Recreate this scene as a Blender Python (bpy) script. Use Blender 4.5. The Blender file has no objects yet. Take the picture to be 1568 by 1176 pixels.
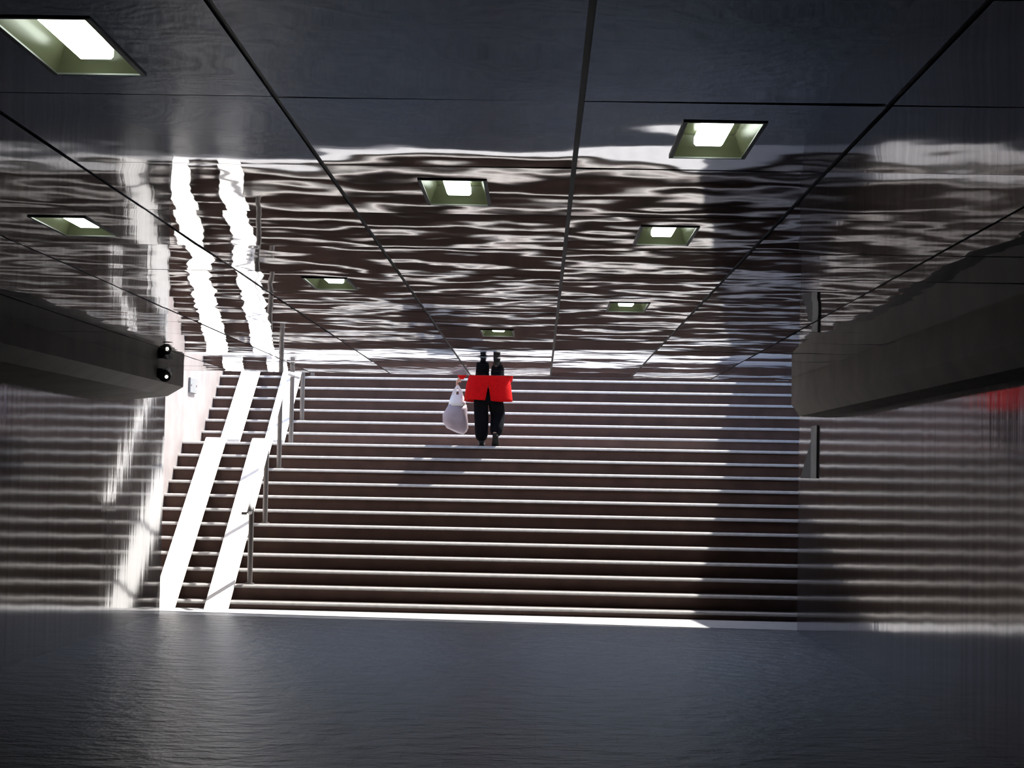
import bpy, bmesh, math, random
from mathutils import Vector, Matrix, noise
random.seed(7)
sc = bpy.context.scene
COL = sc.collection

# ------------------------------------------------------------------ measures (metres)
EYE = 1.6
H = 2.54                       # ceiling height
XL, XR = -4.16, 2.72           # tunnel walls
SL, SR = -4.67, 4.05           # stairwell walls
YB = -9.0                      # back of the tunnel
YE = 17.2                      # front edge of the dropped ceiling
SK = 0.05                      # skew of the stairs in plan
D0 = 20.1; T = 0.26; R = 0.168; Z1 = 0.093; LAND = 1.05
NSTEP = 23; NL = 12
def sy(i, x=0.0):              # front of step i (1-based)
    return D0 + (i-1)*T + (LAND if i > NL else 0) - SK*x
def sz(i): return Z1 + (i-1)*R
TOPZ = sz(NSTEP)

# ------------------------------------------------------------------ materials
def new_mat(name):
    m = bpy.data.materials.new(name); m.use_nodes = True
    nt = m.node_tree; b = nt.nodes['Principled BSDF']
    return m, nt, b
def simple(name, col, rough=0.5, metal=0.0, spec=0.5, var=0.0, vscale=8.0, bump=0.0, bscale=40.0):
    m, nt, b = new_mat(name)
    b.inputs['Base Color'].default_value = (*col, 1)
    b.inputs['Roughness'].default_value = rough
    b.inputs['Metallic'].default_value = metal
    b.inputs['Specular IOR Level'].default_value = spec
    tc = nt.nodes.new('ShaderNodeTexCoord')
    if var > 0:
        n = nt.nodes.new('ShaderNodeTexNoise'); n.inputs['Scale'].default_value = vscale
        n.inputs['Detail'].default_value = 5
        nt.links.new(tc.outputs['Object'], n.inputs['Vector'])
        r = nt.nodes.new('ShaderNodeValToRGB')
        r.color_ramp.elements[0].position = 0.3; r.color_ramp.elements[1].position = 0.7
        r.color_ramp.elements[0].color = (*[max(0, c*(1-var)) for c in col], 1)
        r.color_ramp.elements[1].color = (*[min(1, c*(1+var)) for c in col], 1)
        nt.links.new(n.outputs['Fac'], r.inputs['Fac']); nt.links.new(r.outputs['Color'], b.inputs['Base Color'])
    if bump > 0:
        n2 = nt.nodes.new('ShaderNodeTexNoise'); n2.inputs['Scale'].default_value = bscale
        nt.links.new(tc.outputs['Object'], n2.inputs['Vector'])
        bp = nt.nodes.new('ShaderNodeBump'); bp.inputs['Strength'].default_value = 1.0
        bp.inputs['Distance'].default_value = bump
        nt.links.new(n2.outputs['Fac'], bp.inputs['Height']); nt.links.new(bp.outputs['Normal'], b.inputs['Normal'])
    return m
def emit(name, col, strength):
    m, nt, b = new_mat(name)
    b.inputs['Base Color'].default_value = (0.8, 0.8, 0.8, 1)
    b.inputs['Emission Color'].default_value = (*col, 1)
    b.inputs['Emission Strength'].default_value = strength
    return m

def mapped_noise(nt, scale3, scale=1.0, detail=2.0, rough=0.5):
    tc = nt.nodes.new('ShaderNodeTexCoord'); mp = nt.nodes.new('ShaderNodeMapping')
    mp.inputs['Scale'].default_value = scale3
    nt.links.new(tc.outputs['Object'], mp.inputs['Vector'])
    n = nt.nodes.new('ShaderNodeTexNoise'); n.inputs['Scale'].default_value = scale
    n.inputs['Detail'].default_value = detail; n.inputs['Roughness'].default_value = rough
    nt.links.new(mp.outputs['Vector'], n.inputs['Vector'])
    return n
def bump_chain(nt, pairs, b):
    prev = None
    for node, dist in pairs:
        bp = nt.nodes.new('ShaderNodeBump'); bp.inputs['Strength'].default_value = 1
        bp.inputs['Distance'].default_value = dist
        nt.links.new(node.outputs['Fac'], bp.inputs['Height'])
        if prev: nt.links.new(prev.outputs['Normal'], bp.inputs['Normal'])
        prev = bp
    nt.links.new(prev.outputs['Normal'], b.inputs['Normal'])

# mirror-polished ceiling panels
def ceiling_mat():
    m, nt, b = new_mat('polished_ceiling_panel')
    b.inputs['Metallic'].default_value = 1.0
    b.inputs['Roughness'].default_value = 0.02
    n0 = mapped_noise(nt, (1, 1, 1), 0.9, 4)
    r = nt.nodes.new('ShaderNodeValToRGB')
    r.color_ramp.elements[0].color = (0.47, 0.48, 0.51, 1); r.color_ramp.elements[1].color = (0.57, 0.58, 0.61, 1)
    nt.links.new(n0.outputs['Fac'], r.inputs['Fac']); nt.links.new(r.outputs['Color'], b.inputs['Base Color'])
    n1 = mapped_noise(nt, (1, 1, 0), 1.8, 0.6)
    tc = nt.nodes.new('ShaderNodeTexCoord'); sp = nt.nodes.new('ShaderNodeSeparateXYZ')
    nt.links.new(tc.outputs['Object'], sp.inputs['Vector'])
    mr = nt.nodes.new('ShaderNodeMapRange'); mr.inputs['From Min'].default_value = 9.0; mr.inputs['From Max'].default_value = 14.5
    mr.inputs['To Min'].default_value = 0.0036; mr.inputs['To Max'].default_value = 0.0006   # the last panels hang flatter
    nt.links.new(sp.outputs['Y'], mr.inputs['Value'])
    n2 = mapped_noise(nt, (1.3, 1.0, 0), 5.0, 0.5)
    bump_chain(nt, [(n1, 0.003), (n2, 0.00042)], b)
    nt.links.new(mr.outputs['Result'], [x for x in nt.nodes if x.bl_idname == 'ShaderNodeBump'][0].inputs['Distance'])
    return m

# polished wall cladding with vertical brushing and panel joints
def wall_mat(name, tint, rough, period=0.82):
    m, nt, b = new_mat(name)
    b.inputs['Metallic'].default_value = 0.65
    b.inputs['Roughness'].default_value = rough
    tc = nt.nodes.new('ShaderNodeTexCoord'); sp = nt.nodes.new('ShaderNodeSeparateXYZ')
    nt.links.new(tc.outputs['Object'], sp.inputs['Vector'])
    def joint(out, per, w):
        d = nt.nodes.new('ShaderNodeMath'); d.operation = 'DIVIDE'; d.inputs[1].default_value = per
        nt.links.new(out, d.inputs[0])
        f = nt.nodes.new('ShaderNodeMath'); f.operation = 'FRACT'; nt.links.new(d.outputs[0], f.inputs[0])
        l = nt.nodes.new('ShaderNodeMath'); l.operation = 'LESS_THAN'; l.inputs[1].default_value = w/per
        nt.links.new(f.outputs[0], l.inputs[0]); return l
    j1 = joint(sp.outputs['Y'], period, 0.012)
    streak = mapped_noise(nt, (0, 9, 0.25), 1.0, 4)
    r = nt.nodes.new('ShaderNodeValToRGB')
    r.color_ramp.elements[0].position = 0.3; r.color_ramp.elements[1].position = 0.7
    r.color_ramp.elements[0].color = (*[c*0.55 for c in tint], 1); r.color_ramp.elements[1].color = (*[c*1.35 for c in tint], 1)
    nt.links.new(streak.outputs['Fac'], r.inputs['Fac'])
    mx = nt.nodes.new('ShaderNodeMix'); mx.data_type = 'RGBA'
    mx.inputs[7].default_value = (0.03, 0.03, 0.03, 1)
    nt.links.new(j1.outputs[0], mx.inputs[0]); nt.links.new(r.outputs['Color'], mx.inputs[6])
    nt.links.new(mx.outputs[2], b.inputs['Base Color'])
    n1 = mapped_noise(nt, (0, 5, 0.15), 1.0, 3)
    n2 = mapped_noise(nt, (0, 2.0, 3.0), 1.0, 1)
    bump_chain(nt, [(n1, 0.0022), (n2, 0.0009)], b)
    return m

def floor_mat():
    m, nt, b = new_mat('dark_stone_floor')
    tc = nt.nodes.new('ShaderNodeTexCoord')
    br = nt.nodes.new('ShaderNodeTexBrick')
    br.inputs['Scale'].default_value = 1.0
    br.inputs['Brick Width'].default_value = 0.5; br.inputs['Row Height'].default_value = 0.25
    br.inputs['Mortar Size'].default_value = 0.006
    br.inputs['Color1'].default_value = (0.024, 0.026, 0.031, 1); br.inputs['Color2'].default_value = (0.042, 0.044, 0.051, 1)
    br.inputs['Mortar'].default_value = (0.02, 0.02, 0.022, 1)
    nt.links.new(tc.outputs['Object'], br.inputs['Vector'])
    n = mapped_noise(nt, (2.2, 4.5, 1), 1.0, 6, 0.65)
    mx = nt.nodes.new('ShaderNodeMix'); mx.data_type = 'RGBA'; mx.blend_type = 'MULTIPLY'
    mx.inputs[0].default_value = 1.0
    r = nt.nodes.new('ShaderNodeValToRGB'); r.color_ramp.elements[0].color = (0.45, 0.45, 0.45, 1); r.color_ramp.elements[1].color = (2.3, 2.3, 2.3, 1)
    r.color_ramp.elements[0].position = 0.3; r.color_ramp.elements[1].position = 0.7
    nt.links.new(n.outputs['Fac'], r.inputs['Fac'])
    nt.links.new(br.outputs['Color'], mx.inputs[6]); nt.links.new(r.outputs['Color'], mx.inputs[7])
    nt.links.new(mx.outputs[2], b.inputs['Base Color'])
    b.inputs['Roughness'].default_value = 0.36
    b.inputs['Specular IOR Level'].default_value = 0.14
    n2 = mapped_noise(nt, (4, 6, 1), 1.0, 4, 0.6)
    bump_chain(nt, [(n2, 0.035)], b)
    return m

M = {}
M['ceiling'] = ceiling_mat()
M['wall_l'] = wall_mat('polished_grey_wall_cladding', (0.18, 0.176, 0.18), 0.085)
M['wall_r'] = wall_mat('polished_mauve_wall_cladding', (0.22, 0.20, 0.205), 0.09)
M['floor'] = floor_mat()
M['sunlit_pale'] = simple('pale_paving_sunlit_strip', (0.27, 0.27, 0.28), 0.5, var=0.15, vscale=7)  # landing stone; on the floor its paleness paints in the sunlit strip
M['nosing'] = simple('pale_granite_nosing', (0.46, 0.445, 0.43), 0.5, spec=0.2, var=0.12, vscale=14)
M['backing'] = simple('grey_seam_strip', (0.10, 0.097, 0.093), 0.4, metal=0.3)
M['beam'] = simple('grey_brown_plaster', (0.34, 0.315, 0.27), 0.6, var=0.15, vscale=3)
M['edge'] = simple('grey_metal_edge', (0.30, 0.30, 0.31), 0.4, metal=0.6, var=0.1)
M['concrete'] = simple('concrete', (0.35, 0.34, 0.32), 0.85, var=0.15, vscale=2)
M['stairwall'] = simple('pale_stone_wall', (0.34, 0.305, 0.30), 0.6, var=0.12, vscale=3)
M['paving'] = simple('grey_street_paving', (0.35, 0.34, 0.33), 0.8, var=0.15, vscale=4)
M['riser'] = simple('dark_brown_stone', (0.115, 0.066, 0.052), 0.6, spec=0.3, var=0.2, vscale=5)
M['tread'] = simple('brown_grey_stone', (0.105, 0.088, 0.083), 0.5, var=0.12, vscale=14)
M['ramp'] = simple('white_stone_ramp', (0.78, 0.78, 0.77), 0.55, var=0.03, vscale=8)
M['steel'] = simple('dull_stainless_steel', (0.22, 0.205, 0.195), 0.4, metal=0.5, var=0.08, vscale=10)
M['railm'] = simple('bright_stainless_steel', (0.80, 0.80, 0.80), 0.35, metal=0.35, var=0.04, vscale=10)
M['trough'] = simple('pale_green_enamel', (0.12, 0.127, 0.075), 0.25, var=0.05)
M['frame'] = simple('grey_light_frame', (0.20, 0.21, 0.20), 0.35, metal=0.6, var=0.05)
M['tube'] = emit('fluorescent_tube', (0.90, 1.0, 0.88), 5.0)
M['skin'] = simple('skin', (0.55, 0.34, 0.26), 0.5, var=0.08)
M['red'] = simple('red_wool_jacket', (0.55, 0.003, 0.004), 0.8, spec=0.1, var=0.12, vscale=30, bump=0.002)
M['trouser'] = simple('black_trousers', (0.006, 0.006, 0.008), 0.9, spec=0.05, var=0.2, vscale=20)
M['shoe'] = simple('black_leather_shoe', (0.008, 0.008, 0.008), 0.5, spec=0.2, var=0.1)
M['sole'] = simple('black_rubber_sole', (0.02, 0.02, 0.02), 0.8, spec=0.1, var=0.1)
M['hair'] = simple('dark_hair', (0.018, 0.014, 0.012), 0.5, var=0.3, vscale=60)
M['bagwhite'] = simple('white_plastic_film', (0.85, 0.84, 0.86), 0.35, var=0.03)
M['baglilac'] = simple('lilac_plastic_film', (0.36, 0.29, 0.325), 0.4, var=0.12, vscale=10)
M['plate'] = simple('grey_painted_plate', (0.25, 0.26, 0.27), 0.5, var=0.04)
M['black'] = simple('black_plastic', (0.015, 0.015, 0.015), 0.4, var=0.05)
M['lens'] = emit('lens_glint', (1.0, 0.98, 0.92), 1.6)  # emission painted in for the small white glint on the lens
M['bracket'] = simple('grey_green_metal', (0.36, 0.37, 0.35), 0.5, metal=0.2, var=0.08)
M['bracketdark'] = simple('dark_grey_metal', (0.05, 0.05, 0.048), 0.5, metal=0.2, var=0.08)

# ------------------------------------------------------------------ helpers
def obj(name, bm, mat, parent=None, smooth=False, bevel=0.0):
    me = bpy.data.meshes.new(name); bm.normal_update(); bm.to_mesh(me); bm.free()
    me.materials.append(mat)
    if smooth:
        for p in me.polygons: p.use_smooth = True
    o = bpy.data.objects.new(name, me); COL.objects.link(o)
    if parent: o.parent = parent
    if bevel > 0:
        md = o.modifiers.new('bevel', 'BEVEL'); md.width = bevel; md.segments = 2; md.limit_method = 'ANGLE'
    return o
def tag(o, label=None, cat=None, group=None, kind=None):
    if label: o['label'] = label
    if cat: o['category'] = cat
    if group: o['group'] = group
    if kind: o['kind'] = kind
    return o
def thing(name, label, cat, loc=(0, 0, 0), group=None):
    o = bpy.data.objects.new(name, None); COL.objects.link(o); o.location = loc
    o.empty_display_size = 0.1
    return tag(o, label, cat, group)
def box(bm, x0, x1, y0, y1, z0, z1, skew=0.0):
    c = [(x, y - skew*x, z) for z in (z0, z1) for y in (y0, y1) for x in (x0, x1)]
    v = [bm.verts.new(p) for p in c]
    for f in ((0, 2, 3, 1), (4, 5, 7, 6), (0, 1, 5, 4), (2, 6, 7, 3), (0, 4, 6, 2), (1, 3, 7, 5)):
        bm.faces.new([v[k] for k in f])
    return v
def prism(bm, prof, a, b):
    """extrude a list of 3-D points given by functions of two end transforms"""
    n = len(prof)
    va = [bm.verts.new(a(p)) for p in prof]; vb = [bm.verts.new(b(p)) for p in prof]
    for k in range(n):
        bm.faces.new((va[k], va[(k+1) % n], vb[(k+1) % n], vb[k]))
    bm.faces.new(list(reversed(va))); bm.faces.new(vb)
    bmesh.ops.recalc_face_normals(bm, faces=bm.faces)
def tube(bm, pts, r, seg=12, cap=True):
    pts = [Vector(p) for p in pts]; rings = []
    for k, p in enumerate(pts):
        if k == 0: d = pts[1]-p
        elif k == len(pts)-1: d = p-pts[k-1]
        else: d = (pts[k+1]-p).normalized() + (p-pts[k-1]).normalized()
        d.normalize()
        up = Vector((0, 0, 1)) if abs(d.z) < 0.95 else Vector((1, 0, 0))
        u = d.cross(up).normalized(); w = u.cross(d).normalized()
        rr = r[k] if isinstance(r, (list, tuple)) else r
        rings.append([bm.verts.new(p + (u*math.cos(t)+w*math.sin(t))*rr) for t in [2*math.pi*q/seg for q in range(seg)]])
    for a, b in zip(rings, rings[1:]):
        for q in range(seg):
            bm.faces.new((a[q], a[(q+1) % seg], b[(q+1) % seg], b[q]))
    if cap:
        bm.faces.new(list(reversed(rings[0]))); bm.faces.new(rings[-1])
    bmesh.ops.recalc_face_normals(bm, faces=bm.faces)
def loft(bm, rings, cap=True):
    rv = [[bm.verts.new(p) for p in ring] for ring in rings]
    n = len(rv[0])
    for a, b in zip(rv, rv[1:]):
        for q in range(n): bm.faces.new((a[q], a[(q+1) % n], b[(q+1) % n], b[q]))
    if cap:
        bm.faces.new(list(reversed(rv[0]))); bm.faces.new(rv[-1])
    bmesh.ops.recalc_face_normals(bm, faces=bm.faces)
def struct(name, bm, mat, parent=None, **k):
    o = obj(name, bm, mat, parent, **k); o['kind'] = 'structure'; return o

# ------------------------------------------------------------------ setting
bm = bmesh.new(); box(bm, SL-0.5, SR+0.5, YB, 21.0, -0.2, 0.0); struct('floor', bm, M['floor'])
# tunnel walls
YEL, YER = 19.65, 18.75
bm = bmesh.new(); box(bm, SL-0.5, XL, YB, YEL, 0.0, 2.85); struct('wall_left', bm, M['wall_l'])
bm = bmesh.new(); box(bm, XR, SR+0.5, YB, YER, 0.0, 2.85); struct('wall_right', bm, M['wall_r'])
bm = bmesh.new(); box(bm, XL, XR, YB, YB+0.3, 0.0, 2.85); struct('wall_back', bm, M['beam'])
# stairwell walls
ZW = 3.83; A_, B_ = 0.50, 0.50
bm = bmesh.new(); box(bm, SL-0.5, SL, YEL, 40, -0.2, ZW); struct('wall_stairwell_left', bm, M['stairwall'])
bm = bmesh.new()
prism(bm, [(YER, -0.2), (40, -0.2), (40, 6.0), (27.5, 5.56), (24.8, 5.28), (22.7, 4.76), (YER, 4.0)], lambda p: (SR, p[0], p[1]), lambda p: (SR+0.5, p[0], p[1]))
struct('wall_stairwell_right', bm, M['stairwall'])  # unseen top, raised and sloped to shape the shadow edge on the stairs
# floor band in front of the first step, paled to paint in the sunlit strip
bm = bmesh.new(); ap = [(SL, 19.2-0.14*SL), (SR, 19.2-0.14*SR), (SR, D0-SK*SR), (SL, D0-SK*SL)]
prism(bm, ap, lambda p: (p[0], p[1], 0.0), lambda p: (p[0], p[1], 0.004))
struct('floor_sunlit_strip', bm, M['sunlit_pale'])
# roof slab over the tunnel (edge slightly skew)
bm = bmesh.new()
RS = 0.15
v = box(bm, SL-6, SR+6, YB-1, 19.2+B_*2.85, 2.85, ZW)
for q in v:
    if q.co.y > 10: q.co.y -= RS*max(-6, min(6, q.co.x))
struct('roof', bm, M['concrete'])
# street
bm = bmesh.new()
box(bm, -30, SL-0.5, 21.5, 60, ZW-0.3, ZW-0.03); box(bm, SR+0.5, 30, 21.5, 60, ZW-0.3, ZW-0.03)
box(bm, SL, SR, sy(NSTEP)+0.6, 60, ZW-0.3, TOPZ)
struct('ground', bm, M['paving'])

# ceiling beams along both walls
def beam(name, prof, y1):
    bm = bmesh.new(); prism(bm, prof, lambda p: (p[0], YB, p[1]), lambda p: (p[0], y1, p[1])); struct(name, bm, M['beam'])
beam('trim_1', [(XL, 2.85), (-3.47, 2.85), (-3.47, 2.376), (-3.62, 2.285), (XL, 2.225)], YE)
beam('trim_2', [(XR, 2.85), (2.39, 2.85), (2.39, 2.30), (2.47, 2.19), (XR, 2.18)], YE-0.2)

# ceiling panels (grid measured from the joints)
JX = [-3.47, -3.01, -2.235, -1.46, -0.685, 0.09, 0.865, 1.64, 2.39]
JY = [4.45 + k for k in range(-14, 13)] + [YE]
LW, LL = 0.20, 0.52            # light openings
lights = [(-1.0725, 3.95), (0.4775, 4.95), (-0.2975, 5.95), (0.4775, 6.95), (-1.8475, 6.95),
          (-1.0725, 8.95), (0.4775, 9.95), (-0.2975, 11.95)]
bm = bmesh.new()
GX, GY = 0.008, 0.003
def grid(bm, xs, ys, zf, hole=None):
    vs = [[bm.verts.new((x, y, zf(x, y))) for x in xs] for y in ys]
    for j in range(len(ys)-1):
        for i in range(len(xs)-1):
            cx, cy = (xs[i]+xs[i+1])/2, (ys[j]+ys[j+1])/2
            if hole and hole[0] < cx < hole[1] and hole[2] < cy < hole[3]: continue
            bm.faces.new((vs[j][i], vs[j+1][i], vs[j+1][i+1], vs[j][i+1]))
for iy in range(len(JY)-1):
    for ix in range(len(JX)-1):
        x0, x1 = JX[ix]+GX, JX[ix+1]-GX; y0, y1 = JY[iy]+GY, JY[iy+1]-GY
        if x1-x0 < 0.02 or y1-y0 < 0.02: continue
        cx, cy = (x0+x1)/2, (y0+y1)/2
        tx = random.gauss(0, 0.0016); ty = random.gauss(0, 0.0022)
        pil = random.gauss(0, 0.0010)
        zf = lambda x, y: H + tx*(x-cx) + ty*(y-cy) + pil*(1-((x-cx)*2/(x1-x0))**2)*(1-((y-cy)*2/(y1-y0))**2)
        hole = None; n = 6
        xs = [x0+(x1-x0)*k/n for k in range(n+1)]; ys = [y0+(y1-y0)*k/n for k in range(n+1)]
        for lx, ly in lights:
            if abs(lx-cx) < 0.1 and abs(ly-cy) < 0.1:
                hole = (lx-LW/2, lx+LW/2, ly-LL/2, ly+LL/2)
                xs = sorted([x0, (x0+hole[0])/2, hole[0], lx, hole[1], (hole[1]+x1)/2, x1])
                ys = sorted([y0, (y0+hole[2])/2, hole[2], ly, hole[3], (hole[3]+y1)/2, y1])
        grid(bm, xs, ys, zf, hole)
for f in bm.faces: f.smooth = True
cei = struct('ceiling', bm, M['ceiling'])
# dark backing above the joints, open over the lights
bm = bmesh.new()
ys = sorted(set([YB, YE] + [round(l[1]-LL/2-0.01, 4) for l in lights] + [round(l[1]+LL/2+0.01, 4) for l in lights]))
for a, b in zip(ys, ys[1:]):
    cuts = sorted([(l[0]-LW/2-0.01, l[0]+LW/2+0.01) for l in lights if l[1]-LL/2-0.011 <= a and b <= l[1]+LL/2+0.011])
    x = -3.47
    for c0, c1 in cuts:
        box(bm, x, c0, a, b, H+0.004, H+0.03); x = c1
    box(bm, x, 2.39, a, b, H+0.004, H+0.03)
struct('ceiling_backing', bm, M['backing'])
# front edge of the ceiling
bm = bmesh.new(); box(bm, -3.47, 2.39, YE, YE+0.03, H, 2.85); struct('trim_3', bm, M['edge'])

# ------------------------------------------------------------------ recessed lights
llabels = [
 'recessed ceiling light at top left, largest and nearest of all the lights',
 'recessed ceiling light at upper right, largest of those right of the middle seam',
 'recessed ceiling light of middle size just left of the middle seam',
 'recessed ceiling light right of the middle seam, second largest on that side',
 'recessed ceiling light at far left over the grey wall reflection',
 'small recessed ceiling light beside the reflected white ramps',
 'small recessed ceiling light right of the middle seam, farthest on that side',
 'tiny recessed ceiling light directly above the person in red']
def make_light():
    t = thing('ceiling_light', llabels[0], 'ceiling light', (0, 0, H), 'recessed lights in the mirrored ceiling')
    w, l, d = LW/2, LL/2, 0.062
    bm = bmesh.new()                                   # open trough, sides leaning in
    wi, li = w*0.78, l*0.95
    lo = [bm.verts.new(p) for p in ((-w, -l, 0), (w, -l, 0), (w, l, 0), (-w, l, 0))]
    hi = [bm.verts.new(p) for p in ((-wi, -li, d), (wi, -li, d), (wi, li, d), (-wi, li, d))]
    lo2 = [bm.verts.new(p) for p in ((-w-.008, -l-.008, 0.002), (w+.008, -l-.008, 0.002), (w+.008, l+.008, 0.002), (-w-.008, l+.008, 0.002))]
    hi2 = [bm.verts.new(p) for p in ((-w-.008, -l-.008, d+.01), (w+.008, -l-.008, d+.01), (w+.008, l+.008, d+.01), (-w-.008, l+.008, d+.01))]
    for k in range(4):
        q = (k+1) % 4
        bm.faces.new((lo[k], lo[q], hi[q], hi[k])); bm.faces.new((lo2[q], lo2[k], hi2[k], hi2[q])); bm.faces.new((lo[q], lo[k], lo2[k], lo2[q]))
    bm.faces.new(hi); bm.faces.new(list(reversed(hi2)))
    bmesh.ops.recalc_face_normals(bm, faces=bm.faces)
    obj('housing', bm, M['trough'], t)
    bm = bmesh.new()
    for x0, x1, y0, y1 in ((-w-.012, -w, -l-.012, l+.012), (w, w+.012, -l-.012, l+.012), (-w, w, -l-.012, -l), (-w, w, l, l+.012)):
        box(bm, x0, x1, y0, y1, -0.004, 0.004)
    obj('frame', bm, M['frame'], t)
    for s in (-1, 1):                                  # two lamp-holder ends
        bm = bmesh.new(); box(bm, -0.030, 0.030, s*(l-0.028)-0.005, s*(l-0.028)+0.005, d-0.030, d-0.002)
        obj('lamp_holder', bm, M['trough'], t)
    bm = bmesh.new()
    prof = [(-0.042, 0.010), (-0.042, -0.008), (-0.036, -0.014), (0.036, -0.014), (0.042, -0.008), (0.042, 0.010)]
    prism(bm, prof, lambda p: (p[0], -l+0.036, d-0.022+p[1]), lambda p: (p[0], l-0.034, d-0.022+p[1]))
    obj('tube', bm, M['tube'], t, smooth=False)
    return t
L0 = make_light()
for k, (x, y) in enumerate(lights):
    if k == 0: t = L0
    else:
        t = L0.copy(); COL.objects.link(t)
        for ch in list(L0.children):
            c = ch.copy(); COL.objects.link(c); c.parent = t
    t.location = (x, y, H); t['label'] = llabels[k]

# ------------------------------------------------------------------ staircase
st = thing('staircase', 'wide dark brown stone staircase with pale nosings rising to daylight', 'staircase', (0, D0, 0))
TH = 0.036
def skew_obj(name, bm, mat, parent, **k):
    o = obj(name, bm, mat, parent, **k)
    return o
for i in range(1, NSTEP+1):
    y0 = sy(i)-D0; y1 = (sy(i+1)-D0) if i < NSTEP else y0+0.6
    zb = sz(i-1) if i > 1 else 0.0
    bm = bmesh.new(); box(bm, SL+0.003, SR-0.003, y0, y1, zb, sz(i)-TH, SK)
    rz = obj('riser', bm, M['riser'], st)
    bm = bmesh.new(); r = TH/2; zc = sz(i)-r; yc = y0-0.022+r
    yn = yc+0.035
    yf = y0-0.022; zt = sz(i)
    prof = [(yn, zt-TH), (yf, zt-TH), (yf, zt-TH+0.008), (yf+0.006, zt-0.018), (yf+0.017, zt-0.005), (yf+0.026, zt), (yn, zt)]
    pa, pb = (lambda p: (SL+0.003, p[0]-SK*SL, p[1])), (lambda p: (SR-0.003, p[0]-SK*SR, p[1]))
    prism(bm, prof, pa, pb)
    ns = obj('nosing', bm, M['nosing'], rz); ns['label'] = 'pale stone nosing'
    bm = bmesh.new(); prism(bm, [(yn, sz(i)-TH), (y1, sz(i)-TH), (y1, sz(i)), (yn, sz(i))], pa, pb)
    td = obj('tread', bm, M['sunlit_pale'] if i == NL else M['tread'], rz)
    if i == NL: td['label'] = 'pale granite landing'

# wheel ramps lying on the steps
def ramp(name, x0, x1, i0, label, y_start, y_end, z_start, z_end):
    bm = bmesh.new(); th = 0.045
    ang = math.atan2(z_end-z_start, y_end-y_start); dz = th/math.cos(ang)
    prof = [(y_start, z_start), (y_end, z_end), (y_end, z_end+dz), (y_start-0.0, z_start+dz)]
    if i0 == 1:
        prof = [(y_start, 0.0), (y_end, z_end), (y_end+0.05, z_end), (y_end+0.05, z_end+0.02), (y_end, z_end+dz), (y_start-dz/math.tan(ang), 0.0)]
    prism(bm, prof, lambda p: (x0, p[0]-SK*x0, p[1]), lambda p: (x1, p[0]-SK*x1, p[1]))
    o = obj(name, bm, M['ramp'], None, bevel=0.006)
    tag(o, label, 'ramp', 'white wheel ramps on the stairs')
n1 = D0-0.022
zs = R/T
ys_ = n1 - Z1/zs
for (x0, x1, w) in ((-4.36, -4.09, 'beside the left wall'), (-3.75, -3.48, 'next to the handrail')):
    ramp('wheel_ramp', x0, x1, 1, 'white sloping wheel ramp on the lower flight, %s' % w, ys_, sy(NL)-0.022, 0.0, sz(NL))
for (x0, x1, w) in ((-4.36, -4.09, 'beside the sunlit left wall'), (-3.75, -3.48, 'behind the handrail posts')):
    yl = sy(NL+1)-0.022
    ramp('wheel_ramp', x0, x1, 1 if False else 2, 'white sloping wheel ramp on the upper flight, %s' % w, yl-0.26, sy(NSTEP)-0.022, sz(NL), sz(NSTEP))

# ------------------------------------------------------------------ handrail
hx = -3.33
hr = thing('handrail', 'steel handrail on upright posts between the white ramps and the wide stairs', 'handrail', (hx, D0, 0))
def post(i, dy=0.10, zbase=None):
    y = sy(i, hx)+dy; z = sz(i)
    return (y-D0, z)
posts = [post(2), post(6), post(10), (sy(12, hx)+0.62-D0, sz(12)), post(14), post(18), post(22)]
HT = 0.92
for (y, z) in posts:
    bm = bmesh.new(); tube(bm, [(0, y, z), (0, y, z+HT)], 0.030, 12)
    p = obj('post', bm, M['steel'], hr, smooth=False)
    bm = bmesh.new(); tube(bm, [(0, y, z), (0, y, z+0.012)], 0.055, 16); obj('base_flange', bm, M['steel'], p)
def railz(i, dy=0.10): return (0, sy(i, hx)+dy-D0, sz(i)+HT)
ra = Vector(railz(2)); rb = Vector(railz(6)); dr = (rb-ra).normalized()
pts = [ra-dr*0.16, ra, rb, Vector(railz(10)), Vector(railz(12, 0.02)), Vector((0, posts[3][0], posts[3][1]+HT)), Vector((0, sy(13, hx)-0.12-D0, sz(12)+HT)), Vector(railz(14)), Vector(railz(18)), Vector(railz(22)), Vector(railz(23))]
bm = bmesh.new(); tube(bm, pts, 0.032, 14); obj('rail', bm, M['railm'], hr, smooth=True)
bm = bmesh.new(); tube(bm, [(-0.03, ra.y-0.14, ra.z-0.10), (-0.09, ra.y-0.14, ra.z-0.10)], 0.018, 10); obj('rail_end', bm, M['steel'], hr)

# ------------------------------------------------------------------ small fixtures
# spotlight at the end of the left beam
sp = thing('spotlight', 'small black spotlight with a glint on its lens on the left ceiling beam', 'spotlight', (-3.47, 16.05, 2.445))
bm = bmesh.new(); tube(bm, [(0, 0, 0), (0.04, 0, 0.0)], 0.045, 16); obj('mount', bm, M['black'], sp)
bm = bmesh.new(); tube(bm, [(0.07, 0.10, 0.025), (0.07, -0.02, -0.012), (0.07, -0.055, -0.025)], [0.040, 0.052, 0.058], 18); obj('housing', bm, M['black'], sp)
bm = bmesh.new(); bmesh.ops.create_uvsphere(bm, u_segments=16, v_segments=10, radius=0.015)
for q in bm.verts: q.co = Vector((q.co.x, q.co.y*0.6, q.co.z)) + Vector((0.090, -0.064, -0.034))
obj('lens', bm, M['lens'], sp, smooth=True)
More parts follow.
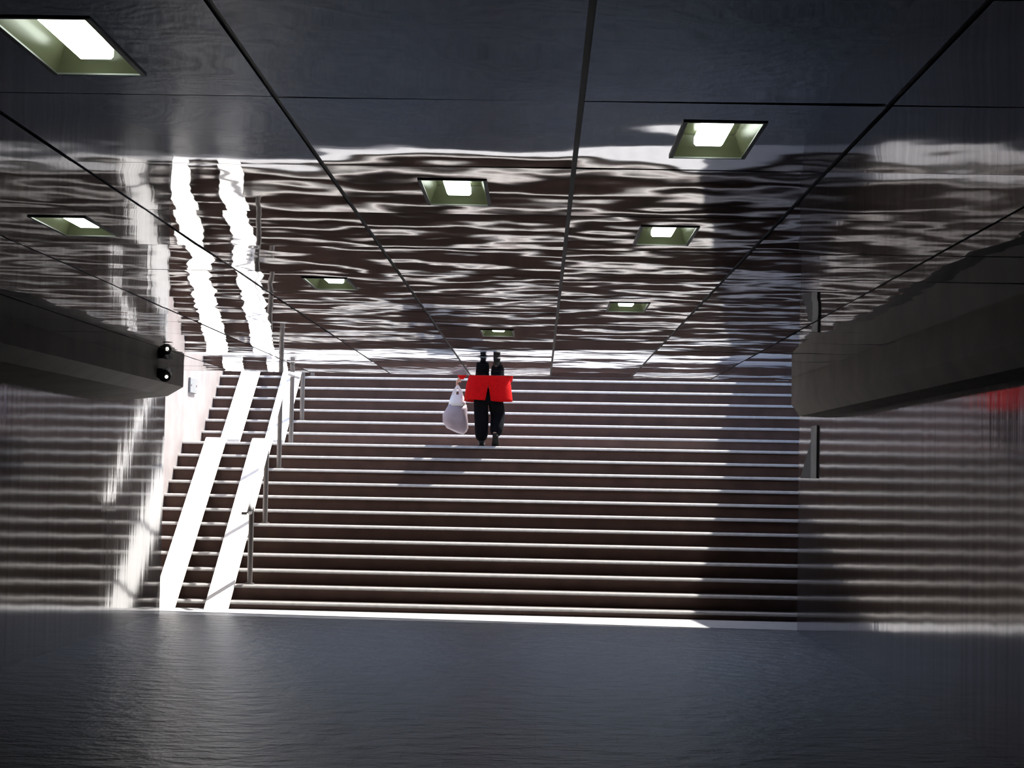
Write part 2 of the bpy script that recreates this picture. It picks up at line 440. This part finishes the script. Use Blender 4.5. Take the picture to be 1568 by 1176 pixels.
# plate on the sunlit stairwell wall
wp = thing('wall_plate', 'small pale grey rectangular plate on the sunlit stairwell wall', 'plate', (SL, 23.70, 2.59))
bm = bmesh.new(); box(bm, 0, 0.03, -0.22, 0.22, 0, 0.20); obj('panel', bm, M['plate'], wp, bevel=0.006)
for yy in (-0.17, 0.17):
    bm = bmesh.new(); tube(bm, [(0.03, yy, 0.10), (0.037, yy, 0.10)], 0.014, 10); obj('screw', bm, M['steel'], wp)
# bracket on the right wall close to its end
br = thing('wall_bracket', 'grey triangular metal bracket fixed on the right wall near its end', 'bracket', (XR, 17.45, 1.60))
bm = bmesh.new(); box(bm, -0.018, 0, 0, 0.36, 0.0, 0.52); obj('plate', bm, M['bracket'], br, bevel=0.004)
bm = bmesh.new()
prism(bm, [(0.36, 0.0), (1.10, 0.0), (0.36, 0.40)], lambda p: (-0.012, p[0], p[1]), lambda p: (0, p[0], p[1]))
obj('gusset', bm, M['bracketdark'], br)

# ------------------------------------------------------------------ person
def skin_mesh(name, verts, edges, mat, parent, sub=2, root=0):
    me = bpy.data.meshes.new(name+'_src'); me.from_pydata([v[:3] for v in verts], edges, [])
    o = bpy.data.objects.new(name+'_src', me); COL.objects.link(o)
    md = o.modifiers.new('s', 'SKIN'); md.use_smooth_shade = True
    sv = me.skin_vertices[0].data
    for k, v in enumerate(verts):
        r = v[3]; sv[k].radius = r if isinstance(r, tuple) else (r, r)
        sv[k].use_root = (k == root)
    ss = o.modifiers.new('d', 'SUBSURF'); ss.levels = sub; ss.render_levels = sub
    dg = bpy.context.evaluated_depsgraph_get(); dg.update()
    m2 = bpy.data.meshes.new_from_object(o.evaluated_get(dg)); m2.name = name
    bpy.data.objects.remove(o); bpy.data.meshes.remove(me)
    m2.materials.clear(); m2.materials.append(mat)
    for p in m2.polygons: p.use_smooth = True
    r = bpy.data.objects.new(name, m2); COL.objects.link(r); r.parent = parent
    return r
PX = -0.69
PY = sy(NL, PX)+0.10
pe = thing('person', 'person in red jacket and black trousers climbing the stairs, seen from behind', 'person', (PX, PY, sz(NL)))
# local frame: x right, y away (person faces +y), z up
V = []; E = []
def vtx(x, y, z, r, par=None):
    V.append((x, y, z, r)); k = len(V)-1
    if par is not None: E.append((par, k))
    return k
pel = vtx(0, 0.02, 0.76, (0.135, 0.105))
ab = vtx(0, 0.03, 0.90, (0.125, 0.10), pel)
ch = vtx(0, 0.07, 1.08, (0.145, 0.105), ab)
up = vtx(0, 0.10, 1.20, (0.10, 0.08), ch)
nk = vtx(0, 0.13, 1.27, 0.052, up)
hb = vtx(0, 0.15, 1.335, 0.062, nk)
hd = vtx(0, 0.165, 1.41, (0.074, 0.088), hb)
ht = vtx(0, 0.155, 1.48, (0.060, 0.072), hd)
def leg(s, knee, ankle, toe):
    a = vtx(s*0.085, 0.02, 0.70, 0.088, pel)
    k = vtx(*knee, 0.058, a); c = vtx(knee[0]*.5+ankle[0]*.5, (knee[1]+ankle[1])/2-0.012, (knee[2]*.6+ankle[2]*.4), 0.052, k)
    an = vtx(*ankle, 0.034, c); vtx(*toe, 0.026, an); return a
leg(-1, (-0.07, 0.03, 0.40), (-0.065, 0.00, 0.075), (-0.07, 0.13, 0.035))
leg(1, (0.13, 0.10, 0.41), (0.11, -0.10, 0.16), (0.11, -0.03, 0.075))
def arm(s, el, wr, fwd):
    sh = vtx(s*0.165, 0.09, 1.165, 0.058, up)
    e = vtx(*el, 0.042, sh); w = vtx(*wr, 0.026, e)
    d = (Vector(wr)-Vector(el)).normalized()
    pm = Vector(wr)+d*0.05
    p = vtx(*pm, (0.033, 0.02), w)
    for q in range(4):                                 # four curled fingers
        off = Vector((0, 0.026-0.0175*q, 0))
        ln = (0.034, 0.040, 0.037, 0.029)[q]
        k0 = pm + d*0.04 + off
        a = vtx(*k0, 0.010, p)
        k1 = k0 + d*ln + Vector((-s*0.012, 0, 0)); b = vtx(*k1, 0.0088, a)
        k2 = k1 + Vector((-s*0.026, 0, 0.004)); vtx(*k2, 0.0080, b)
    t0 = Vector(wr)+d*0.022+Vector((-s*0.012, 0.034, 0))
    a = vtx(*t0, 0.012, p); t1 = t0+d*0.034+Vector((-s*0.014, 0.012, 0)); b = vtx(*t1, 0.0105, a)
    vtx(*(t1+d*0.024+Vector((-s*0.016, -0.006, 0))), 0.009, b)
    return Vector(pm)
hl = arm(-1, (-0.285, 0.05, 1.0), (-0.365, 0.12, 0.89), 0.1)
hrn = arm(1, (0.27, -0.01, 0.98), (0.27, 0.20, 0.87), 0.1)
body = skin_mesh('body', V, E, M['skin'], pe, 2, 0)
# face: nose, eyes, ears (turned away from the camera)
def ell(name, c, r, mat, parent, seg=16):
    bm = bmesh.new(); bmesh.ops.create_uvsphere(bm, u_segments=seg, v_segments=max(6, seg//2), radius=1)
    for q in bm.verts: q.co = Vector((q.co.x*r[0]+c[0], q.co.y*r[1]+c[1], q.co.z*r[2]+c[2]))
    return obj(name, bm, mat, parent, smooth=True)
ell('nose', (0, 0.258, 1.405), (0.014, 0.020, 0.020), M['skin'], pe)
ell('mouth', (0, 0.238, 1.365), (0.024, 0.010, 0.006), M['red'], pe)
for s in (-1, 1):
    ell('eye', (s*0.03, 0.240, 1.425), (0.012, 0.008, 0.007), M['black'], pe)
    ell('ear', (s*0.078, 0.155, 1.405), (0.012, 0.020, 0.030), M['skin'], pe)
# hair: cap with a short bob
bm = bmesh.new()
rings = []
for (z, rx, ryb, ryf, yc) in ((1.325, 0.070, 0.070, -0.01, 0.135), (1.36, 0.083, 0.085, 0.0, 0.145), (1.41, 0.090, 0.098, 0.03, 0.155), (1.455, 0.088, 0.098, 0.09, 0.158), (1.495, 0.070, 0.080, 0.075, 0.158), (1.525, 0.035, 0.045, 0.04, 0.155), (1.533, 0.008, 0.01, 0.01, 0.155)):
    ring = []
    for q in range(20):
        a = 2*math.pi*q/20; yy = math.sin(a)
        ring.append((rx*math.cos(a), yc + (ryf*yy if yy > 0 else ryb*yy), z + 0.004*math.sin(5*a)))
    rings.append(ring)
loft(bm, rings); obj('hair', bm, M['hair'], pe, smooth=True)
# jacket: torso shell with a vent at the back, plus sleeves
bm = bmesh.new()
prof = [(0.585, 0.305, 0.195, 0.015), (0.61, 0.302, 0.190, 0.015), (0.70, 0.292, 0.175, 0.018), (0.80, 0.278, 0.160, 0.02), (0.92, 0.245, 0.145, 0.03), (1.05, 0.215, 0.140, 0.06), (1.15, 0.205, 0.125, 0.085), (1.21, 0.155, 0.10, 0.105), (1.255, 0.085, 0.075, 0.122), (1.275, 0.070, 0.066, 0.127)]
n = 33; rv = []
for (z, rx, ry, yc) in prof:
    ring = []
    gap = 0.14*max(0, (0.80-z)/0.24) if z < 0.80 else 0.0
    for q in range(n):
        a = -math.pi/2 + gap + (2*math.pi-2*gap)*q/(n-1)
        k = 1 + 0.018*math.sin(7*a+z*6)*max(0, (1.1-z))
        ring.append(bm.verts.new((rx*k*math.cos(a)+0.01, yc + ry*k*math.sin(a), z + (0.012*math.sin(a*2) if z < 0.6 else 0))))
    rv.append(ring)
for a, b in zip(rv, rv[1:]):
    for q in range(n-1): bm.faces.new((a[q], a[q+1], b[q+1], b[q]))
bmesh.ops.remove_doubles(bm, verts=bm.verts, dist=0.0005)
jk = obj('jacket', bm, M['red'], pe, smooth=True)
md = jk.modifiers.new('t', 'SOLIDIFY'); md.thickness = 0.012; md.offset = 1
def sleeve(s, el, wr):
    el = Vector(el); wr = Vector(wr); d = (wr-el).normalized()
    bm = bmesh.new()
    tube(bm, [(s*0.13, 0.09, 1.185), (s*0.19, 0.088, 1.14), tuple((Vector((s*0.19, 0.088, 1.14))+el)/2), tuple(el+Vector((s*0.004, 0, 0.03))), tuple(el+d*0.02), tuple((el+wr)/2), tuple(wr-d*0.012)],
         [0.075, 0.082, 0.070, 0.064, 0.062, 0.054, 0.048], 16)
    o = obj('sleeve', bm, M['red'], pe, smooth=True)
sleeve(-1, (-0.285, 0.05, 1.0), (-0.365, 0.12, 0.89)); sleeve(1, (0.27, -0.01, 0.98), (0.27, 0.20, 0.87))
bm = bmesh.new(); tube(bm, [(0, 0.122, 1.25), (0, 0.134, 1.30)], [0.078, 0.068], 20, cap=False)
o = obj('collar', bm, M['red'], pe, smooth=True); o.modifiers.new('t', 'SOLIDIFY').thickness = 0.012
# trousers
TV = [(0, 0.02, 0.80, (0.155, 0.12)), (0, 0.02, 0.72, (0.165, 0.125))]; TE = [(0, 1)]
def tleg(s, knee, ank):
    b = len(TV)
    TV.extend([(s*0.088, 0.02, 0.62, (0.118, 0.12)), (*knee, 0.104), ((knee[0]+ank[0])/2, (knee[1]+ank[1])/2-0.01, (knee[2]+ank[2])/2, 0.096), (*ank, 0.088)])
    TE.extend([(1, b), (b, b+1), (b+1, b+2), (b+2, b+3)])
tleg(-1, (-0.075, 0.03, 0.40), (-0.07, 0.00, 0.045)); tleg(1, (0.140, 0.10, 0.41), (0.115, -0.09, 0.125))
skin_mesh('trousers', TV, TE, M['trouser'], pe, 2, 1)
# shoes
def shoe(x, y, z, pitch):
    bm = bmesh.new(); rings = []
    for (yy, w, h0) in ((-0.075, 0.020, 0.040), (-0.065, 0.033, 0.062), (-0.02, 0.038, 0.075), (0.04, 0.040, 0.060), (0.10, 0.045, 0.045), (0.15, 0.040, 0.034), (0.175, 0.022, 0.024)):
        rings.append([(w*math.cos(a), yy, 0.014 + (h0*(0.5+0.5*math.sin(a)))) for a in [2*math.pi*k/14 for k in range(14)]])
    loft(bm, rings)
    mt = Matrix.Translation((x, y, z)) @ Matrix.Rotation(pitch, 4, 'X')
    bmesh.ops.transform(bm, matrix=mt, verts=bm.verts)
    s = obj('shoe', bm, M['shoe'], pe, smooth=True)
    bm = bmesh.new(); rings = []
    for (yy, w) in ((-0.078, 0.022), (-0.06, 0.036), (0.0, 0.038), (0.09, 0.047), (0.15, 0.042), (0.18, 0.020)):
        rings.append([(-w, yy, 0), (w, yy, 0), (w, yy, 0.016), (-w, yy, 0.016)])
    loft(bm, rings); bmesh.ops.transform(bm, matrix=mt, verts=bm.verts)
    obj('sole', bm, M['sole'], s)
shoe(-0.068, 0.02, 0.0, 0.0); shoe(0.112, -0.095, 0.085, -0.75)

# carrier bag hanging from the left hand
hand = Vector((PX, PY, sz(NL))) + hl + Vector((-0.01, 0, -0.075))
bag = thing('carrier_bag', 'white and lilac plastic carrier bag hanging from the left hand', 'bag', tuple(hand))
bm = bmesh.new(); rings = []
for (z, rx, ry, xo) in ((-0.615, 0.03, 0.02, 0.08), (-0.60, 0.075, 0.05, 0.055), (-0.55, 0.145, 0.09, 0.0), (-0.47, 0.165, 0.10, -0.02), (-0.38, 0.160, 0.10, -0.02), (-0.30, 0.135, 0.085, -0.005), (-0.25, 0.115, 0.06, 0.0)):
    rings.append([((rx*(1+0.05*math.sin(3*a+z*20)))*math.cos(a)+xo, ry*math.sin(a)*(1+0.08*math.sin(4*a+z*31)), z+0.012*math.sin(2*a+1)) for a in [2*math.pi*k/28 for k in range(28)]])
loft(bm, rings); obj('bag_body', bm, M['baglilac'], bag, smooth=True)['label'] = 'lilac lower part of the bag'
bm = bmesh.new(); rings = []
for (z, rx, ry) in ((-0.26, 0.118, 0.064), (-0.20, 0.105, 0.045), (-0.14, 0.085, 0.03), (-0.11, 0.075, 0.02)):
    rings.append([(rx*math.cos(a), ry*math.sin(a)*(1+0.1*math.sin(5*a)), z) for a in [2*math.pi*k/28 for k in range(28)]])
loft(bm, rings); obj('bag_top', bm, M['bagwhite'], bag, smooth=True)['label'] = 'white gathered top of the bag'
for s in (-1, 1):
    bm = bmesh.new(); rings = []
    for k, (x, y, z, w) in enumerate(((-0.05, s*0.012, -0.125, 0.030), (-0.035, s*0.012, -0.06, 0.022), (-0.012, s*0.010, -0.01, 0.015), (0.0, s*0.006, 0.012, 0.014), (0.015, s*0.010, -0.01, 0.015), (0.038, s*0.012, -0.06, 0.022), (0.05, s*0.012, -0.125, 0.030))):
        rings.append([(x-w, y-0.003, z), (x+w, y-0.003, z), (x+w, y+0.003, z), (x-w, y+0.003, z)])
    loft(bm, rings); obj('handle', bm, M['bagwhite'], bag, smooth=False)

# ------------------------------------------------------------------ light
sun = bpy.data.lights.new('sun', 'SUN'); sun.energy = 14.0; sun.angle = math.radians(0.53); sun.color = (1.0, 0.96, 0.90)
so = bpy.data.objects.new('sun', sun); COL.objects.link(so)
so.rotation_euler = Vector((-A_, -B_, -1)).to_track_quat('-Z', 'Y').to_euler(); so.location = (10, 30, 30)
w = bpy.data.worlds.new('sky'); sc.world = w; w.use_nodes = True
nt = w.node_tree; bg = nt.nodes['Background']
sk = nt.nodes.new('ShaderNodeTexSky'); sk.sky_type = 'NISHITA'; sk.sun_disc = False
sk.sun_elevation = math.atan(1/math.hypot(A_, B_)); sk.sun_rotation = math.atan2(A_, B_)
sk.air_density = 1.0; sk.dust_density = 2.0
nt.links.new(sk.outputs['Color'], bg.inputs['Color']); bg.inputs['Strength'].default_value = 0.36

# ------------------------------------------------------------------ camera
cam = bpy.data.cameras.new('camera'); cam.sensor_width = 36; cam.lens = 2725/1568*36
cam.clip_start = 0.05; cam.clip_end = 300
co = bpy.data.objects.new('camera', cam); COL.objects.link(co); sc.camera = co
F, rho = 2725.0, 0.018
u, vv = 42+rho*137, 137-rho*42
pitch = math.atan(vv/F); yaw = math.atan(u/F)
m = Matrix.Rotation(yaw, 4, 'Z') @ Matrix.Rotation(math.pi/2+pitch, 4, 'X') @ Matrix.Rotation(rho, 4, 'Z')
m.translation = (0, 0, EYE)
co.matrix_world = m

sc.view_settings.view_transform = 'Standard'; sc.view_settings.look = 'None'
sc.view_settings.exposure = 0.0; sc.view_settings.gamma = 1.0; sc.view_settings.use_curve_mapping = False
sc.cycles.max_bounces = 10; sc.cycles.glossy_bounces = 6; sc.cycles.diffuse_bounces = 5
sc.cycles.caustics_reflective = True
